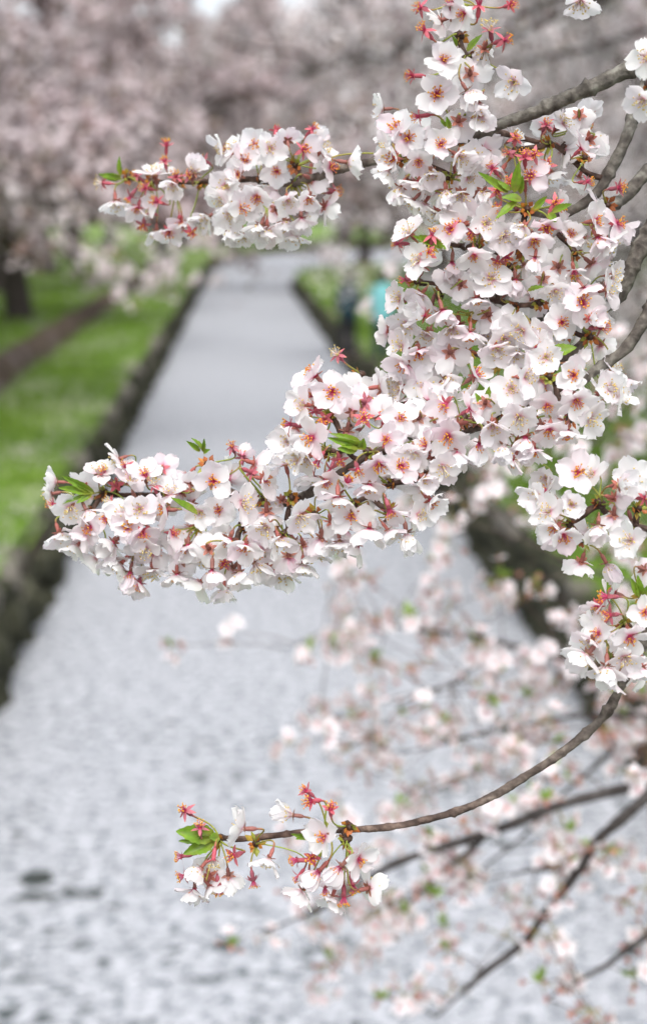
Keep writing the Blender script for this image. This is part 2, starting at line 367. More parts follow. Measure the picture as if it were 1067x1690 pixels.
# ------------------------------------------------------------------ cherry trees behind
def tube_np(mb, a, pts, r0, r1, n=6):
    k = len(pts); mb.tube(pts, [r0 + (r1 - r0) * i / (k - 1) for i in range(k)], n)
def tree_mesh(seed, H, R, fsize, per, low, white=(.74, .645, .665)):
    rnd = random.Random(seed); tr = MB(); top = 1.5 + rnd.random() * .5
    pts = [Vector((0, 0, -.3)), Vector((.05, 0, .4)), Vector((.16 * rnd.uniform(-1, 1), .1, top * .7)), Vector((.2 * rnd.uniform(-1, 1), .2 * rnd.uniform(-1, 1), top))]
    sp = smooth_path(pts, .18); k = len(sp)
    tr.tube(sp, [.36 - .13 * min(1, i / k * 1.1) + .12 * max(0, 1 - i / 3) for i in range(k)], 10)
    trunk = tr.mesh('trunk', M['old_bark'], col=False); limbs = []; cl = []
    base = sp[-1] - Vector((0, 0, .15)); nl = 7
    for i in range(nl):
        mb = MB(); az = 2 * math.pi * (i + rnd.uniform(-.25, .25)) / nl; d = Vector((math.cos(az), math.sin(az), 0)); s = Vector((-d.y, d.x, 0))
        hi = [H * .9, low, H * .5][i % 3]; rr = R * (.65 if i % 3 == 0 else rnd.uniform(.85, 1.1)); wob = rnd.uniform(-.8, .8)
        P = []
        for j in range(9):
            u = j / 8; z = base.z + (hi - base.z) * (u ** .7) + (1.2 * math.sin(math.pi * u) if i % 3 == 1 else .3 * math.sin(math.pi * u))
            P.append(base + d * (rr * u) + s * (wob * math.sin(u * 3) + .15 * rnd.uniform(-1, 1)) + Vector((0, 0, z - base.z)))
        P = smooth_path(P, .35); tube_np(mb, 0, P, .17, .035)
        for b in range(15):
            u = rnd.uniform(.22, 1); p = P[int(u * (len(P) - 1))]
            dr = (d * rnd.uniform(-.2, 1) + s * rnd.uniform(-1, 1) + Vector((0, 0, rnd.uniform(-.45, .9)))).normalized(); ln = rnd.uniform(.7, 1.9) * R / 4
            Q = [p + dr * ln * q / 4 + Vector((0, 0, -.12 * (q / 4) ** 2 * ln)) + Vector([.06 * rnd.uniform(-1, 1) for _ in range(3)]) for q in range(5)]
            tube_np(mb, 0, Q, .04, .014, 4)
            for q in range(9):
                c = Q[min(4, int(q / 2))].lerp(Q[min(4, int(q / 2) + 1)], rnd.random()); cl.append(c + Vector([rnd.gauss(0, .14) for _ in range(3)]))
        for q in range(8):
            c = P[int(rnd.uniform(.4, 1) * (len(P) - 1))]; cl.append(c + Vector([rnd.gauss(0, .15) for _ in range(3)]))
        limbs.append(mb.mesh('limb', M['old_bark'], col=False))
    g = np.random.default_rng(seed); cl = np.array([tuple(c) for c in cl]); n = len(cl) * per
    rad = np.repeat(g.uniform(.05, .15, len(cl)), per)
    ce = np.repeat(cl, per, 0) + g.normal(size=(n, 3)) * rad[:, None]
    a = g.normal(size=(n, 3)); a /= np.linalg.norm(a, axis=1)[:, None]; b = np.cross(a, g.normal(size=(n, 3))); b /= np.linalg.norm(b, axis=1)[:, None]
    s_ = fsize * g.uniform(.6, 1.2, n)[:, None]; nrm = np.cross(a, b)
    q = np.stack([ce + a * s_, ce + b * s_ * .9 + nrm * s_ * .3, ce - a * s_, ce - b * s_ * .9 + nrm * s_ * .3], 1)
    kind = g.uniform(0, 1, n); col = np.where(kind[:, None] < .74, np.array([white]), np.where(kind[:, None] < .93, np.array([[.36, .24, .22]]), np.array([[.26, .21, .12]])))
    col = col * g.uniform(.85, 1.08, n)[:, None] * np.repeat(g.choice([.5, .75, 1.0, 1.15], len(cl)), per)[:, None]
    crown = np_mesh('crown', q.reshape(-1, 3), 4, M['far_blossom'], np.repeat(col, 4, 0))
    return trunk, limbs, crown
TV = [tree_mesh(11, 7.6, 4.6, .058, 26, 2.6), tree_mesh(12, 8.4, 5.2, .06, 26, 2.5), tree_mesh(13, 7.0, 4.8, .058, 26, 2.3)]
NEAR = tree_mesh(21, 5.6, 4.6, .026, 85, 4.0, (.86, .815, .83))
def tree(v, x, y, rot, sc, label, group, z=BANK + .05):
    root = tag(obj('cherry_tree', None, loc=(x, y, z)), label, 'cherry tree', group); root.rotation_euler = (0, 0, rot); root.scale = (sc,) * 3
    obj('trunk', v[0], root)
    for l in v[1]: obj('limb', l, root)
    obj('crown', v[2], root)
LW = 'dark-trunked cherry tree in pale bloom beyond the earth ridge on the lawn'
for k, (x, y, s_) in enumerate([(-5.3, 34.5, 1.1), (-5.6, 17.5, 1.0), (-7.6, 25, 1.15), (-7.8, 47, 1.4), (-8.4, 62, 1.95), (-9.0, 80, 1.7), (-10.5, 31, 1.1), (-11, 44, 1.15), (-13, 66, 2.0), (-5.0, 94, 1.2), (-14.5, 40, 1.25), (-17, 56, 1.4)]):
    tree(TV[k % 3], x, y, k * 1.9 + .4, s_, LW if k else 'cherry tree with a stout dark trunk standing close behind the earth ridge', 'cherry trees along the lawn beyond the ridge' if k else None)
for k, (x, y, s_) in enumerate([(-4.5, 122, 2.6), (3.5, 142, 3.0), (11, 152, 3.0), (-10, 112, 1.3), (18, 154, 1.5), (-1.5, 150, 3.3), (12, 165, 1.8)]):
    tree(TV[k % 3], x, y, k * 2.3, s_, 'distant pale cherry tree on the far shore where the canal bends', 'cherry trees on the far shore of the bend')
for k, (x, y, s_) in enumerate([(8.2, 31, 1.25), (8.2, 44, 1.4), (9.4, 58, 1.9), (10, 72, 1.7), (12, 88, 2.2), (12, 30, 1.1), (12.5, 46, 1.2), (14, 64, 1.3), (18, 38, 1.3), (8, 92, 1.2)]):
    tree(TV[(k + 1) % 3], x, y, k * 1.3 + 2, s_, 'dark-trunked cherry tree in pale bloom beside the gravel path', 'cherry trees along the gravel path')
tree(NEAR, 4.9, 12.5, .3, 1.0, 'spreading cherry tree whose long limbs arch high over the canal wall', None)
tree(NEAR, 6.2, 19.5, 2.2, 1.15, 'tall spreading cherry tree standing on the bank behind the blooming branches', None)

# ------------------------------------------------------------------ two people on the bank
def skin_mesh(name, verts, edges, mat, parent, subd=2, root=0):
    me = bpy.data.meshes.new(name); me.from_pydata([v[:3] for v in verts], edges, []); me.materials.append(mat)
    o = obj(name, me, parent); sk = o.modifiers.new('skin', 'SKIN'); sk.use_smooth_shade = True
    for i, v in enumerate(verts):
        me.skin_vertices[0].data[i].radius = (v[3], v[4] if len(v) > 4 else v[3]); me.skin_vertices[0].data[i].use_root = i == root
    sb = o.modifiers.new('subdivision', 'SUBSURF'); sb.levels = subd; sb.render_levels = subd; return o
def plain(name, c, rough=.8, scale=30):
    m, t, out = new_mat(name); tc = t.nodes.new('ShaderNodeTexCoord'); n = nn(t, 'ShaderNodeTexNoise', Scale=scale, Detail=4.0); t.links.new(tc.outputs['Object'], n.inputs['Vector'])
    r = ramp(t, [(.3, tuple(x * .75 for x in c)), (.7, tuple(min(1, x * 1.2) for x in c))], n.outputs['Fac']); leafy(t, out, r.outputs[0], 0.0, rough); return m
skin_m = plain('skin', (.55, .36, .28), .5); hair_m = plain('hair', (.02, .015, .012), .5, 80)
def person(x, y, rz, jacket, trousers, label, hat=None, bag=None):
    root = tag(obj('person', None, loc=(x, y, BANK + .10)), label, 'person', None); root.rotation_euler = (0, 0, rz)
    V = [(0, 0, .95, .12, .08), (0, 0, 1.15, .10, .07), (0, .0, 1.36, .11, .06), (0, 0, 1.45, .06, .06), (0, .02, 1.52, .075, .085), (0, .025, 1.60, .082, .10), (0, .01, 1.66, .055, .07)]
    E = [(0, 1), (1, 2), (2, 3), (3, 4), (4, 5), (5, 6)]
    for s in (-1, 1):
        b = len(V); V += [(s * .10, 0, .88, .085), (s * .105, .02, .50, .055), (s * .11, -.02, .10, .04), (s * .115, .10, .035, .035)]; E += [(0, b), (b, b + 1), (b + 1, b + 2), (b + 2, b + 3)]
        b = len(V); V += [(s * .19, 0, 1.37, .055), (s * .235, -.02, 1.12, .042), (s * .20, .14, .95, .032), (s * .19, .19, .91, .036, .018)]; E += [(2, b), (b, b + 1), (b + 1, b + 2), (b + 2, b + 3)]
        for k in range(4):
            f = len(V); V += [(s * (.165 + .017 * k), .235, .89 - .004 * abs(k - 1.5), .0085), (s * (.165 + .017 * k), .262 - .006 * abs(k - 1.3), .862, .007)]; E += [(b + 3, f), (f, f + 1)]
        f = len(V); V += [(s * .155, .195, .90, .010), (s * .145, .225, .88, .008)]; E += [(b + 3, f), (f, f + 1)]
    skin_mesh('body', V, E, skin_m, root, 1)
    J = [(0, 0, .74, .20, .155), (0, 0, .90, .20, .155), (0, 0, 1.15, .185, .14), (0, 0, 1.36, .185, .135), (0, 0, 1.44, .13, .11), (0, 0, 1.52, .085, .085)]; Ej = [(0, 1), (1, 2), (2, 3), (3, 4), (4, 5)]
    for s in (-1, 1):
        b = len(J); J += [(s * .19, 0, 1.37, .078), (s * .24, -.02, 1.12, .062), (s * .205, .13, .96, .048)]; Ej += [(3, b), (b, b + 1), (b + 1, b + 2)]
    skin_mesh('jacket', J, Ej, jacket, root)
    T = [(0, 0, 1.0, .15, .11)]; Et = []
    for s in (-1, 1):
        b = len(T); T += [(s * .10, 0, .82, .105), (s * .105, .02, .50, .078), (s * .11, -.02, .09, .066)]; Et += [(0, b), (b, b + 1), (b + 1, b + 2)]
    skin_mesh('trousers', T, Et, trousers, root)
    skin_mesh('hair', [(0, -.02, 1.67, .10, .11), (0, -.05, 1.59, .105, .10), (0, -.06, 1.50, .085, .07)], [(0, 1), (1, 2)], hair_m, root)
    for s in (-1, 1): skin_mesh('shoe', [(s * .11, -.05, .04, .045, .04), (s * .113, .06, .035, .048, .035), (s * .116, .15, .03, .04, .025)], [(0, 1), (1, 2)], hair_m, root)
    if bag:
        mb = MB(); mb.tube([(.30, -.05, .55), (.30, -.05, .58), (.30, -.05, .80), (.30, -.05, .83)], [.10, .14, .13, .09], 8); mb.tube([(.30, -.05, .80), (.27, -.02, .96), (.20, .02, 1.2), (.12, .02, 1.45)], [.012] * 4, 6)
        obj('shoulder_bag', mb.mesh('shoulder_bag', bag, col=False), root)
def on_bank(x, y):
    r = at(x, y, 1) - CAM; return CAM + r * ((BANK + .1 - CAM_H) / r.z)
p1 = on_bank(574, 596); p2 = on_bank(630, 602)
person(p1.x, p1.y, .5, plain('dark_teal_jacket', (.010, .045, .060)), plain('black_trousers', (.02, .018, .025)), 'person in dark teal jacket and black trousers standing on the grass bank')
person(p2.x, p2.y, -.5, plain('turquoise_jacket', (.20, .52, .55)), plain('navy_trousers', (.02, .025, .055)), 'person in pale turquoise jacket and navy trousers carrying a dark red bag', bag=plain('maroon_bag', (.16, .02, .03)))

# ------------------------------------------------------------------ blossoms close to the camera
def petal_mesh(k, mat, droop=0.0):
    rnd = random.Random(100 + k); nu, ntt = 7, 9; mb = MB(); V = []; C = []
    Lp = .0162 * rnd.uniform(.95, 1.08); Wp = .0073 * rnd.uniform(.86, 1.12); cup = rnd.uniform(8, 48); bend = rnd.uniform(-8, 14) - droop; ph = rnd.uniform(0, 6); rip = rnd.uniform(.0003, .0015); notch = rnd.uniform(.0008, .0034); skew = rnd.uniform(-.0012, .0012); tw = rnd.uniform(-.12, .12)
    for j in range(ntt):
        t_ = j / (ntt - 1); wv = math.sin(math.pi * min(1, (.07 + .93 * t_ ** .88)) ** 1.08 * .86) ** .75 if t_ > 0 else .16
        wv = max(wv, .16)
        if t_ > .93: wv *= .86
        for i in range(nu):
            u = (i / (nu - 1)) * 2 - 1; x = u * Wp * wv
            y = .0012 + Lp * t_ - (Lp * .16 * abs(u) ** 2.4 + notch * max(0, 1 - abs(u) * 2.2)) * max(0, (t_ - .55) / .45) ** 1.5
            z = cup * x * x + bend * y * y + rip * math.sin(u * 4 + ph + t_ * 3) * t_ ** 2 * 1.4 + x * tw * t_ + rip * .6 * math.sin(9 * u + ph) * t_ ** 4
            V.append((x + skew * t_ * t_, y, z)); C.append((u * .5 + .5, t_, 0))
    f = [(j * nu + i, j * nu + i + 1, (j + 1) * nu + i + 1, (j + 1) * nu + i) for j in range(ntt - 1) for i in range(nu - 1)]
    mb.add(V, f, C); return mb.mesh('petal', mat)
PW = [petal_mesh(k, M['petal']) for k in range(9)]; PP = [petal_mesh(k + 20, M['petal_pink']) for k in range(6)]

def stamen_mesh(k, aged):
    rnd = random.Random(300 + k); mb = MB(); n = 20
    for i in range(n):
        az = i * 2.4 + rnd.uniform(-.3, .3); sp = rnd.uniform(.12, .85) * (1.0 if not aged else .8); ln = rnd.uniform(.006, .0105) * (1 if not aged else .85)
        d = Vector((math.sin(sp) * math.cos(az), math.sin(sp) * math.sin(az), math.cos(sp))); p0 = Vector((math.cos(az) * .0011, math.sin(az) * .0011, -.0005)); p2 = p0 + d * ln; p1 = p0.lerp(p2, .5) + Vector((0, 0, .0006))
        c0 = (.62, .05, .16) if aged else (.80, .55, .58); c1 = (.70, .14, .26) if aged else (.84, .80, .74)
        mb.tube([p0, p1, p2], [.00032, .00028, .00024], 3, [c0, c1, c1], cap=False)
        r = .00078; ca = rnd.choice([(.85, .42, .03), (.80, .30, .03), (.85, .52, .06)]) if aged else rnd.choice([(.80, .66, .20), (.76, .58, .16), (.72, .50, .22)])
        mb.add([p2 + Vector(v) * r for v in ((1.2, 0, 0), (-1.2, 0, 0), (0, 1, 0), (0, -1, 0), (0, 0, 1), (0, 0, -1))], [(0, 2, 4), (2, 1, 4), (1, 3, 4), (3, 0, 4), (2, 0, 5), (1, 2, 5), (3, 1, 5), (0, 3, 5)], ca)
    cd = (.55, .05, .10) if aged else (.55, .42, .12)
    mb.add([(0, 0, .0006)] + [(math.cos(a * .7854) * .0021, math.sin(a * .7854) * .0021, -.0004) for a in range(8)], [(0, 1 + a, 1 + (a + 1) % 8) for a in range(8)], cd)
    return mb.mesh('stamens', M['stamen'])
SA = [stamen_mesh(k, True) for k in range(4)]; SF = [stamen_mesh(k + 10, False) for k in range(4)]

def bez(a, b, c, d, n):
    return [a * (1 - t_) ** 3 + b * 3 * t_ * (1 - t_) ** 2 + c * 3 * t_ * t_ * (1 - t_) + d * t_ ** 3 for t_ in [i / n for i in range(n + 1)]]
def flower_base(spur_local, kind, rnd):
    "pedicel, calyx tube and five sepals, in the flower's own frame (it faces +Z)"
    mb = MB(); end = Vector((0, 0, -.0092)); d = (end - spur_local).length
    red = rnd.uniform(.75, 1.15); bald = kind in 'bd'
    cr = (.47 * red, .10, .135) if bald else (.36 * red, .12, .10)
    g0 = (.30, .36, .06); g1 = (.36, .25, .07) if rnd.random() < .6 else (.30, .36, .07)
    dirn = (end - spur_local) / max(d, 1e-5)
    P = bez(spur_local, spur_local + dirn * d * .35 + Vector([rnd.gauss(0, .10) * d for _ in range(3)]), end + Vector((0, 0, -.38 * d)), end, 9)
    cols = [tuple(g0[k] + (g1[k] - g0[k]) * (i / 9) for k in range(3)) for i in range(8)] + [tuple((g1[k] + cr[k]) / 2 for k in range(3)), cr]
    mb.tube(P, [.00072 + .00012 * (i > 7) for i in range(10)], 6, cols)
    tz = [-.0094, -.0086, -.0066, -.0042, -.0018, -.0004]; tr_ = [.0009, .0014, .00185, .00175, .0016, .0021]
    mb.tube([Vector((0, 0, z)) for z in tz], tr_, 8, cr)
    el = {'b': rnd.uniform(-.5, .55), 'd': rnd.uniform(-.35, .2)}.get(kind, rnd.uniform(-.25, .05)); sl = rnd.uniform(.0062, .0078) if bald else .0056
    for i in range(5):
        az = (i + .5) * 2 * math.pi / 5 + rnd.gauss(0, .1); e2 = el + rnd.gauss(0, .15); o = Vector((math.cos(az), math.sin(az), 0)); s = Vector((-o.y, o.x, 0))
        V = []
        for t_, w_ in ((0, .0012), (.35, .00175), (.7, .0011), (1, .0001)):
            c = o * (.0016 + sl * t_ * math.cos(e2)) + Vector((0, 0, -.0005 + sl * t_ * math.sin(e2) - (.0012 * t_ * t_ if bald else 0)))
            V += [c - s * w_, c + s * w_ ]
        sc_ = (.55 * red, .13, .165) if bald else (.40 * red, .15, .11)
        mb.add(V, [(0, 1, 3, 2), (2, 3, 5, 4), (4, 5, 7, 6)], [sc_] * 6 + [(.62, .22, .12)] * 2)
    return mb.mesh('flower', M['calyx'])

CODE = {'F': (0, 0, 1), 'L': (-.8, 0, .7), 'R': (.8, 0, .7), 'D': (0, -.75, .7), 'H': (0, -1, .3), 'U': (0, .8, .6), 'DL': (-.55, -.55, .65), 'DR': (.55, -.55, .65), 'UL': (-.6, .6, .55), 'UR': (.6, .6, .55),
        'SL': (-1, -.05, .12), 'SR': (1, 0, .12), 'B': (0, -.2, -1), 'BL': (-.8, -.2, -.5), 'BR': (.8, -.2, -.5), 'BD': (0, -.8, -.6), 'BU': (0, .7, -.6), 'HL': (-.6, -.85, .1), 'HR': (.6, -.85, .1)}
class Branch:
    def __init__(s, label, stems, spurs, group=None):
        s.stems = []; base = at(*stems[0][0][:3]); s.base = base
        s.root = tag(obj('cherry_branch', None, loc=base), label, 'cherry branch', group)
        s.spurs = []; s.nodes = []
        for k, st in enumerate(stems):
            P = smooth_path([at(x, y, d) for x, y, d, r in st], .0022); n = len(P)
            ctrl = [(at(x, y, d), r) for x, y, d, r in st]
            # radius by arc length between control points
            acc = [0]; 
            for i in range(1, n): acc.append(acc[-1] + (P[i] - P[i - 1]).length)
            ci = [min(range(n), key=lambda i, c=c: (P[i] - c).length_squared) for c, _ in ctrl]
            rad = np.interp(acc, [acc[i] for i in ci], [r for _, r in ctrl])
            s.add_wood(P, rad, 'stem' if k == 0 else 'twig')
            s.nodes += P[::5]
        for x, y, d in spurs: s.add_spur(at(x, y, d))
    def add_wood(s, P, rad, name):
        mb = MB(); n = len(P); sd = U(0, 50); R_ = []; knob = np.zeros(n); side = {}
        i = random.randint(2, 6)
        while i < n - 1:
            hgt = U(.10, .55)
            for k in range(-2, 3):
                if 0 <= i + k < n: knob[i + k] += hgt * (1, .55, .12)[abs(k)]; side[i + k] = U(0, 6.28)
            i += random.randint(3, 11)
        for i in range(n):
            p = P[i]; nz = noise.noise(p * 90 + Vector((sd, 0, 0))); nd = max(0, noise.noise(Vector((i * .17 + sd, 3, 1)))) ** 2
            R_.append(rad[i] * (1 + .2 * nz + .35 * nd)); 
        Q = [p + Vector((noise.noise(p * 28 + Vector((sd, 1, 1))), noise.noise(p * 28 + Vector((2, sd, 1))), noise.noise(p * 28 + Vector((5, 1, sd))))) * min(.004, float(rad[i]) * .7) for i, p in enumerate(P)]
        def rf(i, j): return R_[i] * (1 + knob[i] * (.35 + .65 * max(0, math.cos(j * .628 - side.get(i, 0)))) + .14 * noise.noise(Vector((i * .9 + sd, j * 1.3, sd))))
        th = [min(1, max(0, (float(r) - .0022) / .0016)) for r in rad]
        cols = [(.10 + .04 * k, .062 + .068 * k, .05 + .066 * k) for k in th]
        mb.tube([q - s.base for q in Q], rf, 10, cols); o = obj(name, mb.mesh(name, M['bark']), s.root); return o
    def add_spur(s, p):
        q = min(s.nodes, key=lambda c: (c - p).length_squared); L_ = (q - p).length
        if L_ > .006:
            up = (s.nodes[0] - q); up = up.normalized() if up.length > .01 else Vector((1, 0, 0))
            P = bez(q + up * min(.02, L_ * .4) * 0, q - up * L_ * .25 + (p - q) * .3, p + up * L_ * .15 - (p - q) * .2, p, max(4, int(L_ / .004)))
            s.add_wood(P, np.linspace(.0021, .0019, len(P)), 'twig'); s.nodes += P[::3]
        s.spurs.append(p)
        # knobbly bud base with its scales
        mb = MB(); ax = (rv(.5) + Vector((0, 0, -.3)) - FW * .6).normalized(); an = ax.orthogonal().normalized(); b = ax.cross(an)
        mb.tube([ax * z for z in (-.0045, -.003, 0, .003, .005)], [.001, .0028, .0034, .0028, .001], 7, (.075, .04, .028))
        for i in range(9):
            az = i * 2.4; e_ = U(.1, .9); d = (an * math.cos(az) + b * math.sin(az)) * math.cos(e_) + ax * math.sin(e_); sd_ = d.cross(ax).normalized(); o = d * .0022 + ax * .001; ln = U(.004, .0085); w_ = U(.0016, .0026)
            c = random.choice([(.50, .20, .035), (.42, .13, .035), (.30, .10, .04), (.44, .30, .05), (.32, .34, .06)])
            mb.add([o, o + d * ln * .5 + sd_ * w_, o + d * ln + ax * .001, o + d * ln * .5 - sd_ * w_, o + d * ln * .5 + ax * .0012], [(0, 1, 4), (1, 2, 4), (2, 3, 4), (3, 0, 4)], c)
        obj('bud_scales', mb.mesh('bud_scales', M['bud']), s.root, p - s.base)
    def nearest(s, p): return min(s.spurs, key=lambda c: (c - p).length_squared)
    def flower(s, pos, n, kind, spur, sc=1.0):
        rnd = random; n = n.normalized(); roll_ = Quaternion(n, U(0, 6.28)); q = roll_ @ n.to_track_quat('Z', 'Y')
        loc = (q.inverted() @ (spur - pos)) / sc
        fl = obj('flower', flower_base(loc, kind, rnd), s.root, pos - s.base, q, sc)
        aged = kind in 'wdb' and not (kind == 'b' and random.random() < .1)
        obj('stamens', random.choice(SA if aged else SF), fl, (0, 0, 0), Quaternion((0, 0, 1), U(0, 6.28)), U(.85, 1.1) * (.85 if kind == 'b' else 1))
        npet = {'b': 0, 'd': random.choice([2, 3, 4])}.get(kind, 5); opn = rnd.uniform(.02, .42) if rnd.random() > .14 else rnd.uniform(.6, 1.05)
        if npet == 5 and rnd.random() < .12: npet = 4
        if n.z < -.55: opn += .25
        first = random.randrange(5)
        for i in range(npet):
            az = (first + i) * 2 * math.pi / 5 + rnd.gauss(0, .09); el = opn + rnd.gauss(0, .2)
            qq = Quaternion((0, 0, 1), az) @ Quaternion((1, 0, 0), el) @ Quaternion((0, 1, 0), rnd.gauss(0, .2))
            k = rnd.uniform(.95, 1.1)
            obj('petal', random.choice(PP if kind == 'd' or (kind == 'w' and rnd.random() < .16) else PW), fl, Quaternion((0, 0, 1), az) @ Vector((0, .0004, (i % 2) * .00035)), qq, (k * rnd.uniform(.95, 1.08), k, k))
    def leaf(s, bx, by, tx, ty, d, w_=.0045, c=(.21, .35, .035), dz=-.006):
        b = at(bx, by, d); tp = at(tx, ty, d + dz); ax = tp - b; L_ = ax.length; ax.normalize(); nrm = (-FW * .8 + UP * .2 + rv(.25)); nrm = (nrm - ax * nrm.dot(ax)).normalized(); sd_ = ax.cross(nrm); mb = MB(); V = []; C = []
        fold = U(.35, .95); curl = U(-.2, .35); rows = 12
        for j in range(rows + 1):
            t_ = j / rows; w2 = w_ * (math.sin(math.pi * t_ ** .8) ** .8 * (1 - .25 * t_) + .05); jag = 1 + (.10 if j % 2 else -.04)
            c0 = ax * (L_ * t_) + nrm * (curl * L_ * t_ * t_)
            for u in (-1, -.5, 0, .5, 1):
                V.append(c0 + sd_ * (u * w2 * math.cos(fold) * (jag if abs(u) == 1 else 1)) + nrm * (abs(u) * w2 * math.sin(fold) + .0003 * math.sin(j * 2.2) * abs(u)))
                k = .8 if u == 0 else 1.0; br = max(0, 1 - t_ * 2.2) * .5; C.append(tuple((x + (y_ - x) * br) * k * U(.9, 1.1) for x, y_ in zip(c, (.34, .22, .05))))
        mb.add(V, [(j * 5 + i, j * 5 + i + 1, j * 5 + i + 6, j * 5 + i + 5) for j in range(rows) for i in range(4)], C)
        obj('leaf', mb.mesh('leaf', M['leaf']), s.root, b - s.base)

D0 = 1.08
BR = {}
BR['A'] = Branch('long lichen-grey branch arching over the others, its tip bare-calyxed above the canal bend', [
    [(1200, 20, 1.06, .0068), (1120, 66, 1.06, .0064), (1045, 108, 1.07, .0060), (960, 152, 1.08, .0054), (880, 188, 1.09, .0047), (800, 214, 1.10, .0042), (750, 230, 1.11, .0038), (690, 246, 1.13, .0034), (610, 268, 1.15, .0031), (545, 288, 1.17, .0031), (480, 303, 1.19, .0030), (420, 296, 1.21, .0024), (340, 298, 1.23, .0020), (270, 300, 1.25, .0018), (205, 293, 1.27, .0016)],
    [(762, 226, 1.10, .0032), (770, 192, 1.09, .0027), (768, 150, 1.08, .0026), (766, 100, 1.08, .0026), (756, 55, 1.08, .0022), (750, 10, 1.08, .0020), (746, -40, 1.08, .0017)],
    [(800, 216, 1.12, .0028), (850, 226, 1.13, .0022), (890, 236, 1.13, .0019)]],
    [(212, 292, 1.27), (250, 298, 1.26), (292, 298, 1.245), (330, 300, 1.235), (385, 290, 1.22), (430, 298, 1.21), (484, 301, 1.19), (488, 272, 1.18), (430, 330, 1.2),
     (766, 92, 1.08), (757, 58, 1.08), (790, 92, 1.075), (752, 8, 1.08), (745, 205, 1.09), (756, 230, 1.10), (700, 268, 1.12), (742, 292, 1.11), (660, 262, 1.13), (792, 250, 1.11), (700, 305, 1.13)])
BR['B'] = Branch('knotty grey branch ending in a dark spur with bright green young leaves', [
    [(1075, 90, 1.13, .0050), (1060, 150, 1.12, .0048), (1034, 225, 1.11, .0047), (1005, 280, 1.11, .0045), (978, 325, 1.11, .0042), (930, 352, 1.11, .0034), (880, 350, 1.10, .0032), (862, 350, 1.09, .0026)],
    [(1200, 180, 1.16, .006), (1100, 262, 1.13, .0055), (1055, 300, 1.12, .0052), (1020, 328, 1.11, .0046), (996, 336, 1.10, .0040)],
    [(930, 355, 1.11, .0028), (890, 400, 1.12, .0026), (840, 418, 1.12, .0024), (770, 408, 1.12, .0020), (706, 402, 1.10, .0017)]],
    [(868, 345, 1.09), (905, 238, 1.11), (850, 250, 1.10), (962, 262, 1.11), (866, 412, 1.09), (708, 402, 1.085), (785, 405, 1.10), (985, 372, 1.10), (945, 415, 1.11), (1000, 338, 1.09), (955, 215, 1.13)])
BR['C'] = Branch('thick ridged grey branch packed with white flowers at the heart of the mass', [
    [(1180, 200, 1.12, .0075), (1110, 310, 1.11, .0070), (1067, 390, 1.11, .0066), (1036, 455, 1.11, .0058), (1008, 500, 1.12, .0050), (960, 520, 1.13, .0042), (890, 520, 1.13, .0036), (800, 555, 1.14, .0030), (720, 600, 1.15, .0026), (665, 628, 1.15, .0024), (615, 632, 1.15, .0022), (590, 620, 1.15, .0018)],
    [(975, 515, 1.13, .0036), (965, 560, 1.12, .0034), (930, 590, 1.12, .0030), (905, 615, 1.11, .0026)],
    [(890, 520, 1.13, .0026), (800, 490, 1.13, .0022), (730, 470, 1.13, .0018), (690, 465, 1.13, .0015)]],
    [(890, 498, 1.10), (850, 505, 1.10), (780, 520, 1.11), (725, 488, 1.11), (690, 465, 1.12), (960, 478, 1.10), (972, 555, 1.10), (935, 545, 1.11), (820, 600, 1.11), (765, 580, 1.11), (720, 600, 1.13), (672, 590, 1.13), (655, 628, 1.14), (594, 618, 1.14), (840, 440, 1.11)])
BR['D'] = Branch('longest drooping branch thick with blossom, reaching leafy-tipped toward the stone wall', [
    [(1180, 340, 1.10, .0055), (1100, 460, 1.09, .0052), (1062, 525, 1.08, .0048), (1030, 575, 1.08, .0043), (992, 606, 1.08, .0038), (940, 640, 1.09, .0034), (860, 680, 1.10, .0031), (760, 715, 1.10, .0028), (670, 738, 1.09, .0026), (605, 752, 1.09, .0026), (545, 790, 1.10, .0030), (480, 828, 1.12, .0034), (430, 828, 1.13, .0033), (385, 815, 1.14, .0030), (345, 795, 1.15, .0026), (270, 815, 1.16, .0022), (210, 818, 1.17, .0020), (165, 812, 1.18, .0017)],
    [(372, 805, 1.15, .0030), (350, 780, 1.15, .0026), (342, 768, 1.15, .0022)]],
    [(905, 622, 1.07), (880, 690, 1.08), (940, 690, 1.07), (820, 680, 1.08), (765, 692, 1.08), (700, 705, 1.08), (607, 746, 1.07), (648, 732, 1.08), (702, 785, 1.08), (645, 800, 1.08), (545, 690, 1.10), (600, 690, 1.09), (480, 820, 1.10), (436, 822, 1.12), (362, 800, 1.13), (343, 768, 1.14), (330, 865, 1.14), (268, 800, 1.15), (262, 835, 1.14), (172, 812, 1.17), (196, 800, 1.17), (228, 862, 1.15), (150, 842, 1.16), (400, 868, 1.12), (470, 880, 1.11), (520, 850, 1.09), (585, 830, 1.08), (640, 845, 1.08), (850, 735, 1.08), (540, 745, 1.09)])
BR['E'] = Branch('short twig of fresh white flowers hanging alone over the green bank', [
    [(1190, 930, 1.06, .0032), (1110, 890, 1.06, .0028), (1065, 872, 1.06, .0026), (1030, 862, 1.06, .0024), (1000, 848, 1.06, .0022), (988, 832, 1.06, .0020)]],
    [(990, 830, 1.05), (940, 862, 1.06), (1050, 840, 1.06), (960, 890, 1.06), (1055, 880, 1.05)])
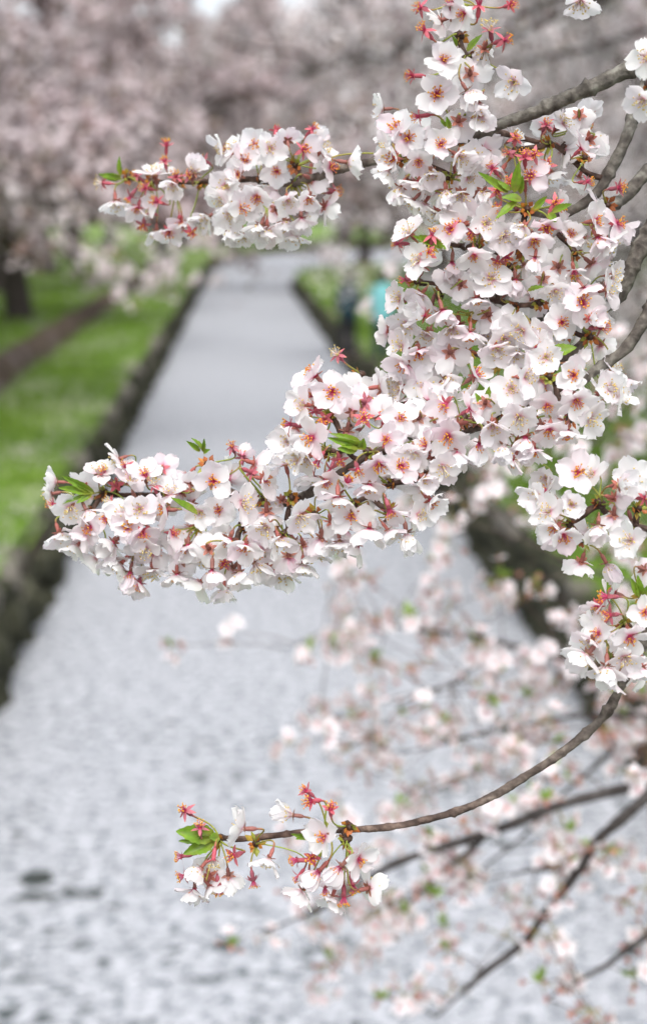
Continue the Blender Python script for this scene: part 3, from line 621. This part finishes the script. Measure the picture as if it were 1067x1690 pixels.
BR['F'] = Branch('slender bare-stemmed branch curving low over the petals, half its flowers fallen', [
    [(1150, 900, 1.06, .0042), (1095, 985, 1.06, .0040), (1055, 1070, 1.06, .0038), (1020, 1142, 1.06, .0035), (985, 1192, 1.06, .0033), (920, 1250, 1.06, .0031), (850, 1290, 1.06, .0030), (780, 1328, 1.06, .0028), (700, 1354, 1.06, .0026), (640, 1366, 1.06, .0025), (590, 1370, 1.06, .0025), (520, 1372, 1.07, .0022), (450, 1380, 1.07, .0022), (400, 1385, 1.07, .0021), (358, 1383, 1.07, .0026)]],
    [(1060, 985, 1.05), (1030, 1030, 1.05), (1052, 1068, 1.05), (574, 1362, 1.055), (572, 1385, 1.055), (423, 1392, 1.065), (362, 1384, 1.065), (545, 1375, 1.06), (1010, 1090, 1.05)])
BR['G'] = Branch('twig tip with one nodding flower hanging in from above the topmost branch', [[(1090, -120, 1.06, .003), (1010, -70, 1.06, .0024), (960, -40, 1.06, .0018)]], [(960, -38, 1.06)])
BR['H'] = Branch('twig with white petals leaning against the upper end of the lichen-grey branch', [[(1200, 90, 1.02, .0032), (1120, 130, 1.03, .0028), (1066, 142, 1.04, .0022)]], [(1070, 140, 1.035), (1085, 95, 1.035)])

FL = """732 100 w F;720 157 w F;848 135 y DL;765 22 w DL;693 12 b L;790 8 b U;700 50 b UL;808 48 b U;842 8 b R;680 125 b SL;690 192 b SL;632 180 y SL;672 229 w F;727 239 w F;757 258 y DR;798 80 y B;775 122 w B;786 168 y HL;790 190 y D;727 34 y BL;755 200 y B;770 150 y HR;832 66 b R;742 8 b U;
957 2 y H;1066 95 y L;1060 165 y DL;955 190 y B;930 205 y UR;970 230 y B;900 205 b U;850 228 b F;838 252 b L;880 255 b F;958 245 d UR;922 200 b UR;640 250 y SL;640 280 y HL;655 215 w UL;690 300 w HL;735 315 y H;745 345 y H;700 335 y HL;660 310 y HL;720 350 y HL;772 292 y DR;795 318 y D;650 262 w L;690 265 w D;780 262 y F;712 285 y D;760 320 y H;682 330 y HL;
812 278 d UL;820 315 b F;745 378 d L;776 385 b D;712 388 b U;706 418 b F;656 402 b SL;781 420 w D;676 384 y UL;690 430 y L;760 370 w L;800 370 y F;830 388 y D;
875 290 d F;902 375 d D;941 387 w F;980 365 w R;1018 368 d R;903 272 b F;968 300 b R;1020 310 b R;915 335 b F;865 258 b U;985 392 w HR;1000 400 y HR;840 300 b L;822 345 b L;880 395 w D;862 375 y DL;
695 485 y DL;658 492 y L;668 462 b BL;729 512 w H;785 492 w H;775 548 w H;818 575 y D;850 580 y D;705 550 y DL;662 572 y L;742 582 y B;655 615 y HL;782 620 w UR;843 642 y F;866 622 y R;850 462 w H;882 425 w H;640 545 w BL;700 600 y BD;735 625 y D;700 640 y F;660 640 y L;835 425 b D;820 432 b DL;838 530 y B;805 520 w B;742 455 w BL;760 470 y B;700 520 w L;672 535 y DL;745 540 y D;810 460 y F;690 580 w D;668 600 w HL;
946 447 w H;975 435 w BR;886 553 y F;925 532 w F;972 525 w R;990 540 b R;947 620 w F;1005 642 y F;902 668 w D;950 660 w D;1000 478 y R;962 475 w HR;915 480 y D;860 545 y DL;830 560 y D;900 590 y F;920 440 y B;1010 455 y R;895 460 w B;960 500 w F;1008 610 y UR;1020 655 y R;
735 666 d DL;775 675 d UR;813 702 y D;856 688 y D;702 735 w UL;660 770 w F;625 765 d D;791 732 w H;755 745 w H;845 758 w HL;710 826 w DR;634 688 b U;636 726 d F;756 700 y BL;690 690 y B;720 690 w B;800 665 y B;740 720 w D;680 745 y D;700 790 y DR;730 770 y D;866 722 w H;935 710 w H;905 708 w D;970 690 y DR;830 735 y H;880 740 w H;
952 780 w F;901 790 y DL;942 832 y F;888 820 y L;1039 789 y F;1012 822 y BR;1012 850 w BD;986 868 y D;1064 822 d R;928 882 w D;958 928 w BD;1000 930 y HR;1062 940 w BR;1040 893 y L;905 845 y L;915 870 w DL;1020 800 y R;
1000 985 d SL;1005 1015 b L;1062 1010 w F;988 1045 w L;1038 1050 w D;968 1080 y HL;1000 1100 y H;1057 1102 y H;1010 1122 y HL;985 1000 d DL;1030 1085 y D;975 1058 y DL;
520 620 w UL;549 646 w F;516 668 y BL;500 668 y L;601 664 d B;600 690 b F;518 678 b BL;536 690 b B;530 706 b U;478 700 b SL;515 722 w DL;476 728 y L;506 752 y DL;556 585 b UL;632 645 y B;626 638 y SR;572 712 w BD;537 792 w D;609 800 w H;557 820 w H;525 760 b HL;590 650 y BU;650 665 y U;660 690 w F;580 680 w BU;490 760 y L;560 760 b D;545 775 b HL;590 775 b D;
609 872 w H;606 848 w BD;494 852 y DR;545 862 w BD;530 888 w BD;500 900 w BD;476 918 w BD;442 938 w BD;425 905 d D;670 880 y H;642 842 d H;460 890 y D;560 895 y H;500 932 y H;470 945 y H;580 850 w D;640 875 y HR;690 850 y R;590 900 w HL;520 910 y H;
351 794 w F;361 843 w F;379 890 w D;310 900 w D;285 880 d R;370 930 b F;292 948 w H;332 960 y HL;370 972 y H;440 845 w BD;300 812 w BL;312 800 y BU;268 772 d B;400 755 d BU;383 737 b U;415 780 b BR;275 842 w L;255 800 b U;235 880 d DR;420 765 y BR;435 790 w R;330 845 y D;255 775 y B;345 905 y B;405 900 w D;420 930 y HR;395 945 y H;350 940 w H;440 870 y D;300 925 y B;280 815 y U;400 830 y R;
94 795 y SL;87 832 b L;98 880 y H;140 802 y BU;165 782 y U;172 780 b U;196 757 y SL;207 770 b UL;192 800 b B;183 828 b L;222 825 w D;142 880 d HL;187 895 w DL;210 870 d F;232 875 b D;160 920 y HL;116 838 y D;142 842 y HR;215 945 w H;255 910 w BD;230 962 d H;250 940 y H;178 858 w F;200 850 y F;150 870 w DL;200 930 y HL;85 815 y SL;230 840 y F;128 900 y HL;185 920 y H;240 905 y D;215 790 y UR;240 785 w U;
275 240 b U;272 266 b U;226 290 b UL;168 302 b SL;191 332 y H;228 342 d H;236 372 b D;260 332 d L;278 382 d D;258 382 y H;256 288 y U;290 292 b U;336 264 b UL;322 284 y U;312 290 b F;286 304 y D;296 366 b D;316 384 b DR;300 368 w D;394 289 w F;372 307 y F;368 246 y SL;345 358 y HL;380 350 y D;240 310 b L;215 325 b HL;250 350 b D;
420 240 w F;457 282 w F;424 324 w D;455 215 b BU;474 232 w BU;515 213 b UR;500 247 d R;530 250 y UR;546 276 d R;573 268 y SR;553 316 b R;535 340 w BR;515 296 w BR;497 360 w H;470 366 y H;440 378 y H;486 388 y H;430 372 y HL;400 385 y H;365 330 y DL;400 340 w D;385 250 y UL;445 245 y F;405 265 w F;475 330 y D;510 325 w D;380 380 y H;455 345 w B;
305 1338 b UL;300 1413 b SL;330 1366 b U;352 1420 b H;385 1412 b L;303 1446 b SL;321 1467 w H;360 1466 b H;418 1455 b H;377 1445 y BD;402 1368 y SL;444 1417 y H;346 1445 y B;482 1345 y SL;505 1305 b UL;513 1322 b L;545 1335 b U;535 1382 w L;515 1415 b F;490 1420 b SL;527 1437 w HL;492 1447 b HL;497 1468 y HL;510 1457 b H;536 1466 b H;567 1482 b H;563 1430 w HL;591 1417 w DR;608 1466 y BR;582 1462 b H;548 1480 y H;345 1462 y HR;332 1432 y HL"""
random.seed(11); rng = np.random.default_rng(11)
ALL = [(b, sp) for b in BR.values() for sp in b.spurs]
def place(x, y, kind, nvec, behind=False, sizej=.10):
    def latd(it):
        d = (it[1] - CAM).dot(FW); return (it[1] - at(x, y, d)).length
    b, sp = min(ALL, key=latd); d = (sp - CAM).dot(FW); l = latd((b, sp))
    o = math.sqrt(max(.010 ** 2, .034 ** 2 - l * l)) * U(.8, 1.1)
    if nvec is None or nvec[2] < -.3: o = o * .5
    dd = d - o if not behind else d + o * U(.1, 1.3)
    pos = at(x, y, dd)
    if nvec is None:
        out_ = (pos - sp).normalized(); n = out_ * .9 - FW * (.75 if not behind else .45) + Vector((0, 0, -.35)) + rv(.38)
    else:
        n = RT * nvec[0] + UP * nvec[1] - FW * nvec[2] + rv(.13)
    if l > .05:      # too far for one stalk: grow a twig toward it
        sp2 = sp.lerp(at(x, y, d), 1 - .030 / l) + rv(.003); b.add_spur(sp2); ALL.append((b, sp2)); sp = sp2
    b.flower(pos, n, kind, sp, U(.88 - sizej, .93 + sizej)); return pos
pts2d = []
for e_ in FL.replace('\n', '').split(';'):
    if not e_.strip(): continue
    x, y, k, c = e_.split(); x, y = float(x), float(y); pts2d.append((x, y)); place(x, y, k, CODE[c])

# flowers deeper in the mass, seen between the front ones
POLY = [[(625, 235), (690, 215), (760, 235), (860, 205), (975, 185), (985, 260), (1000, 340), (1025, 372), (1005, 455), (985, 545), (1030, 625), (990, 680), (920, 712), (850, 755), (785, 742), (730, 720), (650, 690), (645, 600), (665, 545), (650, 480), (690, 420), (760, 350), (690, 330), (640, 300)],
        [(480, 710), (520, 640), (610, 645), (740, 700), (735, 790), (700, 850), (600, 880), (560, 910), (440, 945), (330, 945), (220, 940), (130, 890), (105, 850), (130, 800), (260, 780), (400, 790), (450, 800)],
        [(330, 290), (420, 230), (520, 225), (545, 330), (480, 385), (380, 370)], [(890, 790), (1000, 780), (1067, 820), (1067, 870), (990, 920), (900, 870)], [(970, 990), (1067, 960), (1067, 1120), (1000, 1105)]]
def inside(x, y, P):
    r = False; j = len(P) - 1
    for i in range(len(P)):
        if (P[i][1] > y) != (P[j][1] > y) and x < (P[j][0] - P[i][0]) * (y - P[i][1]) / (P[j][1] - P[i][1]) + P[i][0]: r = not r
        j = i
    return r
fill = []
for pi, P in enumerate(POLY):
    x0, x1 = min(p[0] for p in P), max(p[0] for p in P); y0, y1 = min(p[1] for p in P), max(p[1] for p in P)
    for _ in range(1500):
        x, y = U(x0, x1), U(y0, y1)
        if not inside(x, y, P) or any((x - a) ** 2 + (y - b) ** 2 < (38 if pi < 2 else 58) ** 2 for a, b in fill): continue
        fill.append((x, y)); place(x, y, random.choice('yyyww'), None, True)

def leafs(key, d, items, w_=.0045):
    for it in items: BR[key].leaf(it[0], it[1], it[2], it[3], d, *( [it[4]] if len(it) > 4 else [w_]))
leafs('A', 1.26, [(200, 292, 163, 288, .005), (200, 290, 197, 258, .0035), (202, 296, 168, 298, .005)])
leafs('A', 1.07, [(770, 85, 792, 55, .003), (752, 78, 742, 58, .003), (735, 210, 720, 200, .003), (742, 212, 736, 192, .003)])
leafs('B', 1.06, [(838, 318, 783, 288, .0042), (846, 312, 826, 290, .005), (848, 318, 855, 268, .0055), (860, 330, 830, 322, .004), (858, 320, 868, 290, .004), (852, 332, 818, 366, .004), (910, 350, 945, 340, .004), (905, 352, 918, 372, .004), (735, 410, 675, 398, .0052), (728, 400, 690, 388, .003), (722, 405, 735, 418, .003), (880, 345, 905, 325, .003)])
leafs('C', 1.07, [(800, 665, 810, 632, .003), (795, 670, 785, 650, .003), (870, 480, 895, 470, .003), (905, 585, 950, 572, .006)])
leafs('D', 1.04, [(600, 738, 540, 722, .0058), (598, 735, 548, 712, .004), (596, 742, 600, 722, .004), (590, 740, 556, 740, .0045)])
leafs('D', 1.09, [(326, 850, 277, 830, .0058), (330, 745, 305, 728, .0035), (334, 745, 318, 722, .0035), (334, 745, 334, 720, .003), (336, 748, 348, 742, .0025)])
leafs('D', 1.13, [(156, 813, 104, 782, .0045), (155, 812, 96, 806, .0045), (150, 815, 120, 800, .004), (148, 816, 98, 830, .0035), (152, 815, 126, 832, .003)])
leafs('F', 1.03, [(1058, 985, 1040, 955, .004), (1056, 988, 1052, 950, .004), (1062, 985, 1072, 958, .004)])
leafs('F', 1.045, [(355, 1380, 290, 1372, .0085), (355, 1385, 303, 1410, .0075), (352, 1383, 295, 1390, .004), (362, 1382, 342, 1385, .004), (525, 1380, 480, 1377, .004), (520, 1378, 485, 1386, .003)])

# ------------------------------------------------------------------ blurred branches farther off
def umbel(seed, pink, leafy_=False):
    rnd = random.Random(seed); mb = MB(); nf = rnd.randint(5, 8)
    for i in range(nf):
        d = Vector((rnd.gauss(0, 1), rnd.gauss(0, 1), rnd.gauss(-.35, .8))).normalized(); ln = rnd.uniform(.022, .040); c = d * ln
        mb.tube([Vector((0, 0, 0)), c * .5 + Vector((0, 0, .004)), c], [.0008] * 3, 4, (.30, .28, .07), cap=False)
        bald = rnd.random() < pink; n = (d + Vector([rnd.gauss(0, .3) for _ in range(3)])).normalized(); a = n.orthogonal().normalized(); b = n.cross(a)
        mb.tube([c - n * .008, c - n * .004, c], [.0012, .002, .0024], 5, (.48, .22, .20))
        for k in range(5):
            az = k * 1.2566 + rnd.gauss(0, .1); o = a * math.cos(az) + b * math.sin(az); s = n.cross(o); 
            if bald: mb.add([c, c + o * .004 + s * .002, c + o * .0085, c + o * .004 - s * .002], [(0, 1, 2, 3)], (.56, .26, .25))
            else:
                up = rnd.uniform(.1, .5); L_ = .0175
                mb.add([c, c + o * L_ * .5 + s * .0068 + n * L_ * .3 * up, c + o * L_ * .95 + s * .005 + n * L_ * .7 * up, c + o * L_ * .95 - s * .005 + n * L_ * .7 * up, c + o * L_ * .5 - s * .0068 + n * L_ * .3 * up], [(0, 1, 2, 3, 4)], [(.80, .48, .55)] + [(.84, .795, .815)] * 4)
        mb.add([c + n * .004 + v for v in (a * .0025, b * .0025, -a * .0025, -b * .0025, n * .004)], [(0, 1, 4), (1, 2, 4), (2, 3, 4), (3, 0, 4)], (.75, .38, .14))
    for k in range(3):
        d = Vector((rnd.gauss(0, 1), rnd.gauss(0, 1), rnd.gauss(0, 1))).normalized() * .006; mb.add([d, d + d.orthogonal() * .4, d * 2, d - d.orthogonal() * .4], [(0, 1, 2, 3)], (.42, .22, .06))
    if leafy_:
        for k in range(4):
            d = Vector((rnd.gauss(0, .6), rnd.gauss(0, .6), 1)).normalized(); s = d.orthogonal().normalized(); L_ = rnd.uniform(.022, .036)
            mb.add([Vector((0, 0, 0)), d * L_ * .45 + s * .006, d * L_, d * L_ * .45 - s * .006], [(0, 1, 2, 3)], (.24, .36, .07))
    return mb.mesh('flower_cluster', M['midflower'])
UW = [umbel(k, .15, k % 4 == 0) for k in range(8)]; UPK = [umbel(k + 40, .62, k % 3 == 0) for k in range(8)]
def far_branch(label, stems, spread, n, pink, sc=1.0, t0=.05, group=None, wood=1.0):
    base = at(*stems[0][0][:3]); root = tag(obj('cherry_branch', None, loc=base), label, 'cherry branch', group); nodes = []
    for k, st in enumerate(stems):
        P = smooth_path([at(x, y, d) for x, y, d, r in st], .02); ctrl = [r for *_, r in st]
        rad = np.interp(np.linspace(0, 1, len(P)), np.linspace(0, 1, len(ctrl)), ctrl) * wood * np.where(np.arange(len(P)) > len(P) - 5, .6, 1.0); mb = MB(); sd_ = U(0, 99)
        mb.tube([p - base + Vector((noise.noise(p * 9 + Vector((sd_, 0, 0))), 0, noise.noise(p * 9 + Vector((0, sd_, 0))))) * .006 for p in P], [r * (1 + .2 * noise.noise(p * 40)) for p, r in zip(P, rad)], 8, (.066, .058, .058))
        obj('stem' if k == 0 else 'twig', mb.mesh('stem', M['bark']), root); nodes += P[int(t0 * len(P)):]
    for i in range(n):
        q = random.choice(nodes); off = Vector((rng.normal() * spread, rng.normal() * spread * .8, rng.normal() * spread * .75)); p = q + off
        if off.length > .02:
            tw = MB(); tw.tube([v - base for v in bez(q, q + off * .4 + Vector((0, 0, .02)), q + off * .7, p, 5)], [.0016, .0014, .0012, .0011, .0010, .0010], 5, (.10, .075, .065))
            obj('twig', tw.mesh('twig', M['bark']), root)
        obj('flower_cluster', random.choice(UPK if random.random() < pink else UW), root, p - base, Quaternion(Vector(rng.normal(size=3)).normalized(), U(-.6, .6)) @ Quaternion((0, 0, 1), U(0, 6.28)), sc * U(.85, 1.2))
random.seed(5); rng = np.random.default_rng(5)
far_branch('dark low branch with reddish spent flower clusters close above the raft of petals', [[(1180, 1290, 2.3, .011), (1067, 1298, 2.35, .010), (1000, 1306, 2.4, .009), (900, 1338, 2.45, .0085), (800, 1378, 2.5, .008), (700, 1408, 2.55, .007), (620, 1440, 2.6, .006), (560, 1482, 2.65, .005), (430, 1542, 2.7, .003)], [(800, 1380, 2.5, .005), (700, 1470, 2.6, .004), (640, 1520, 2.7, .003)]], .07, 32, .6)
far_branch('dark branch slanting steeply down toward the water with sparse red clusters', [[(1180, 1210, 2.3, .011), (1067, 1312, 2.3, .010), (990, 1382, 2.35, .009), (958, 1432, 2.4, .0085), (900, 1502, 2.45, .008), (862, 1556, 2.5, .007), (800, 1606, 2.5, .006), (720, 1680, 2.55, .004)], [(958, 1432, 2.4, .004), (870, 1440, 2.5, .003), (800, 1455, 2.5, .002)]], .08, 20, .7)
far_branch('thin branch with pink and green tufts between two dark low branches', [[(1120, 1150, 2.9, .008), (960, 1280, 2.9, .007), (850, 1390, 2.95, .006), (760, 1460, 3.0, .005), (690, 1520, 3.0, .003), (600, 1560, 3.0, .002)]], .09, 22, .6, wood=.6)
far_branch('short red-tufted branch dipping toward the water below the slanting dark branch', [[(1180, 1490, 2.3, .008), (1067, 1545, 2.35, .006), (1000, 1588, 2.4, .004), (900, 1650, 2.4, .003)]], .06, 16, .8)
far_branch('blurred flowery branch spread wide over the grey water beneath the main blossom mass', [[(1180, 1130, 2.9, .012), (1040, 1120, 2.9, .010), (930, 1090, 2.95, .009), (830, 1060, 3.0, .008), (700, 1040, 3.0, .006), (580, 1030, 3.1, .004), (470, 1070, 3.1, .002)], [(830, 1060, 3.0, .006), (740, 1130, 3.0, .005), (640, 1160, 3.1, .003)]], .12, 66, .35, wood=.5)
far_branch('blurred flowery branch with pinkish tufts behind the slender bare-stemmed branch', [[(1180, 1200, 2.7, .011), (1040, 1180, 2.7, .010), (900, 1190, 2.75, .008), (780, 1215, 2.8, .006), (660, 1240, 2.85, .004), (550, 1225, 2.9, .002)], [(900, 1190, 2.8, .004), (760, 1290, 2.8, .003), (640, 1320, 2.9, .002)]], .10, 52, .45, wood=.5)
far_branch('blurred white branch crossing the stone wall beside the fresh white twig', [[(1190, 1010, 2.7, .010), (1030, 960, 2.7, .009), (920, 920, 2.75, .007), (840, 860, 2.8, .006), (790, 790, 2.8, .004), (740, 730, 2.8, .002)], [(1180, 760, 3.0, .007), (1080, 740, 3.0, .006), (1000, 720, 3.0, .004), (880, 800, 3.0, .002)]], .10, 42, .25, wood=.5)
far_branch('drooping white spray of blossom hanging in front of the person in turquoise', [[(900, 330, 6, .010), (760, 380, 6, .008), (680, 410, 6, .006), (622, 460, 6, .004), (610, 520, 6, .002)]], .03, 6, .1, 1.2)
far_branch('pale drooping spray of blossom over the lawn between ridge and stone wall', [[(60, 330, 13, .02), (160, 400, 13, .016), (230, 430, 13, .012), (280, 460, 13, .008), (270, 510, 13, .004)], [(330, 370, 13, .016), (290, 420, 13, .012), (230, 470, 13, .008), (195, 490, 13, .004)]], .15, 46, .1, 2.0)
far_branch('soft pinkish spray of blossom filling the space behind the two ridged grey branches', [[(1300, 420, 4.5, .014), (1150, 520, 4.5, .012), (1060, 600, 4.5, .009), (1010, 680, 4.5, .006), (960, 740, 4.5, .003)], [(1150, 520, 4.5, .008), (1060, 500, 4.5, .006), (1020, 440, 4.5, .003)]], .13, 64, .4, 1.35)
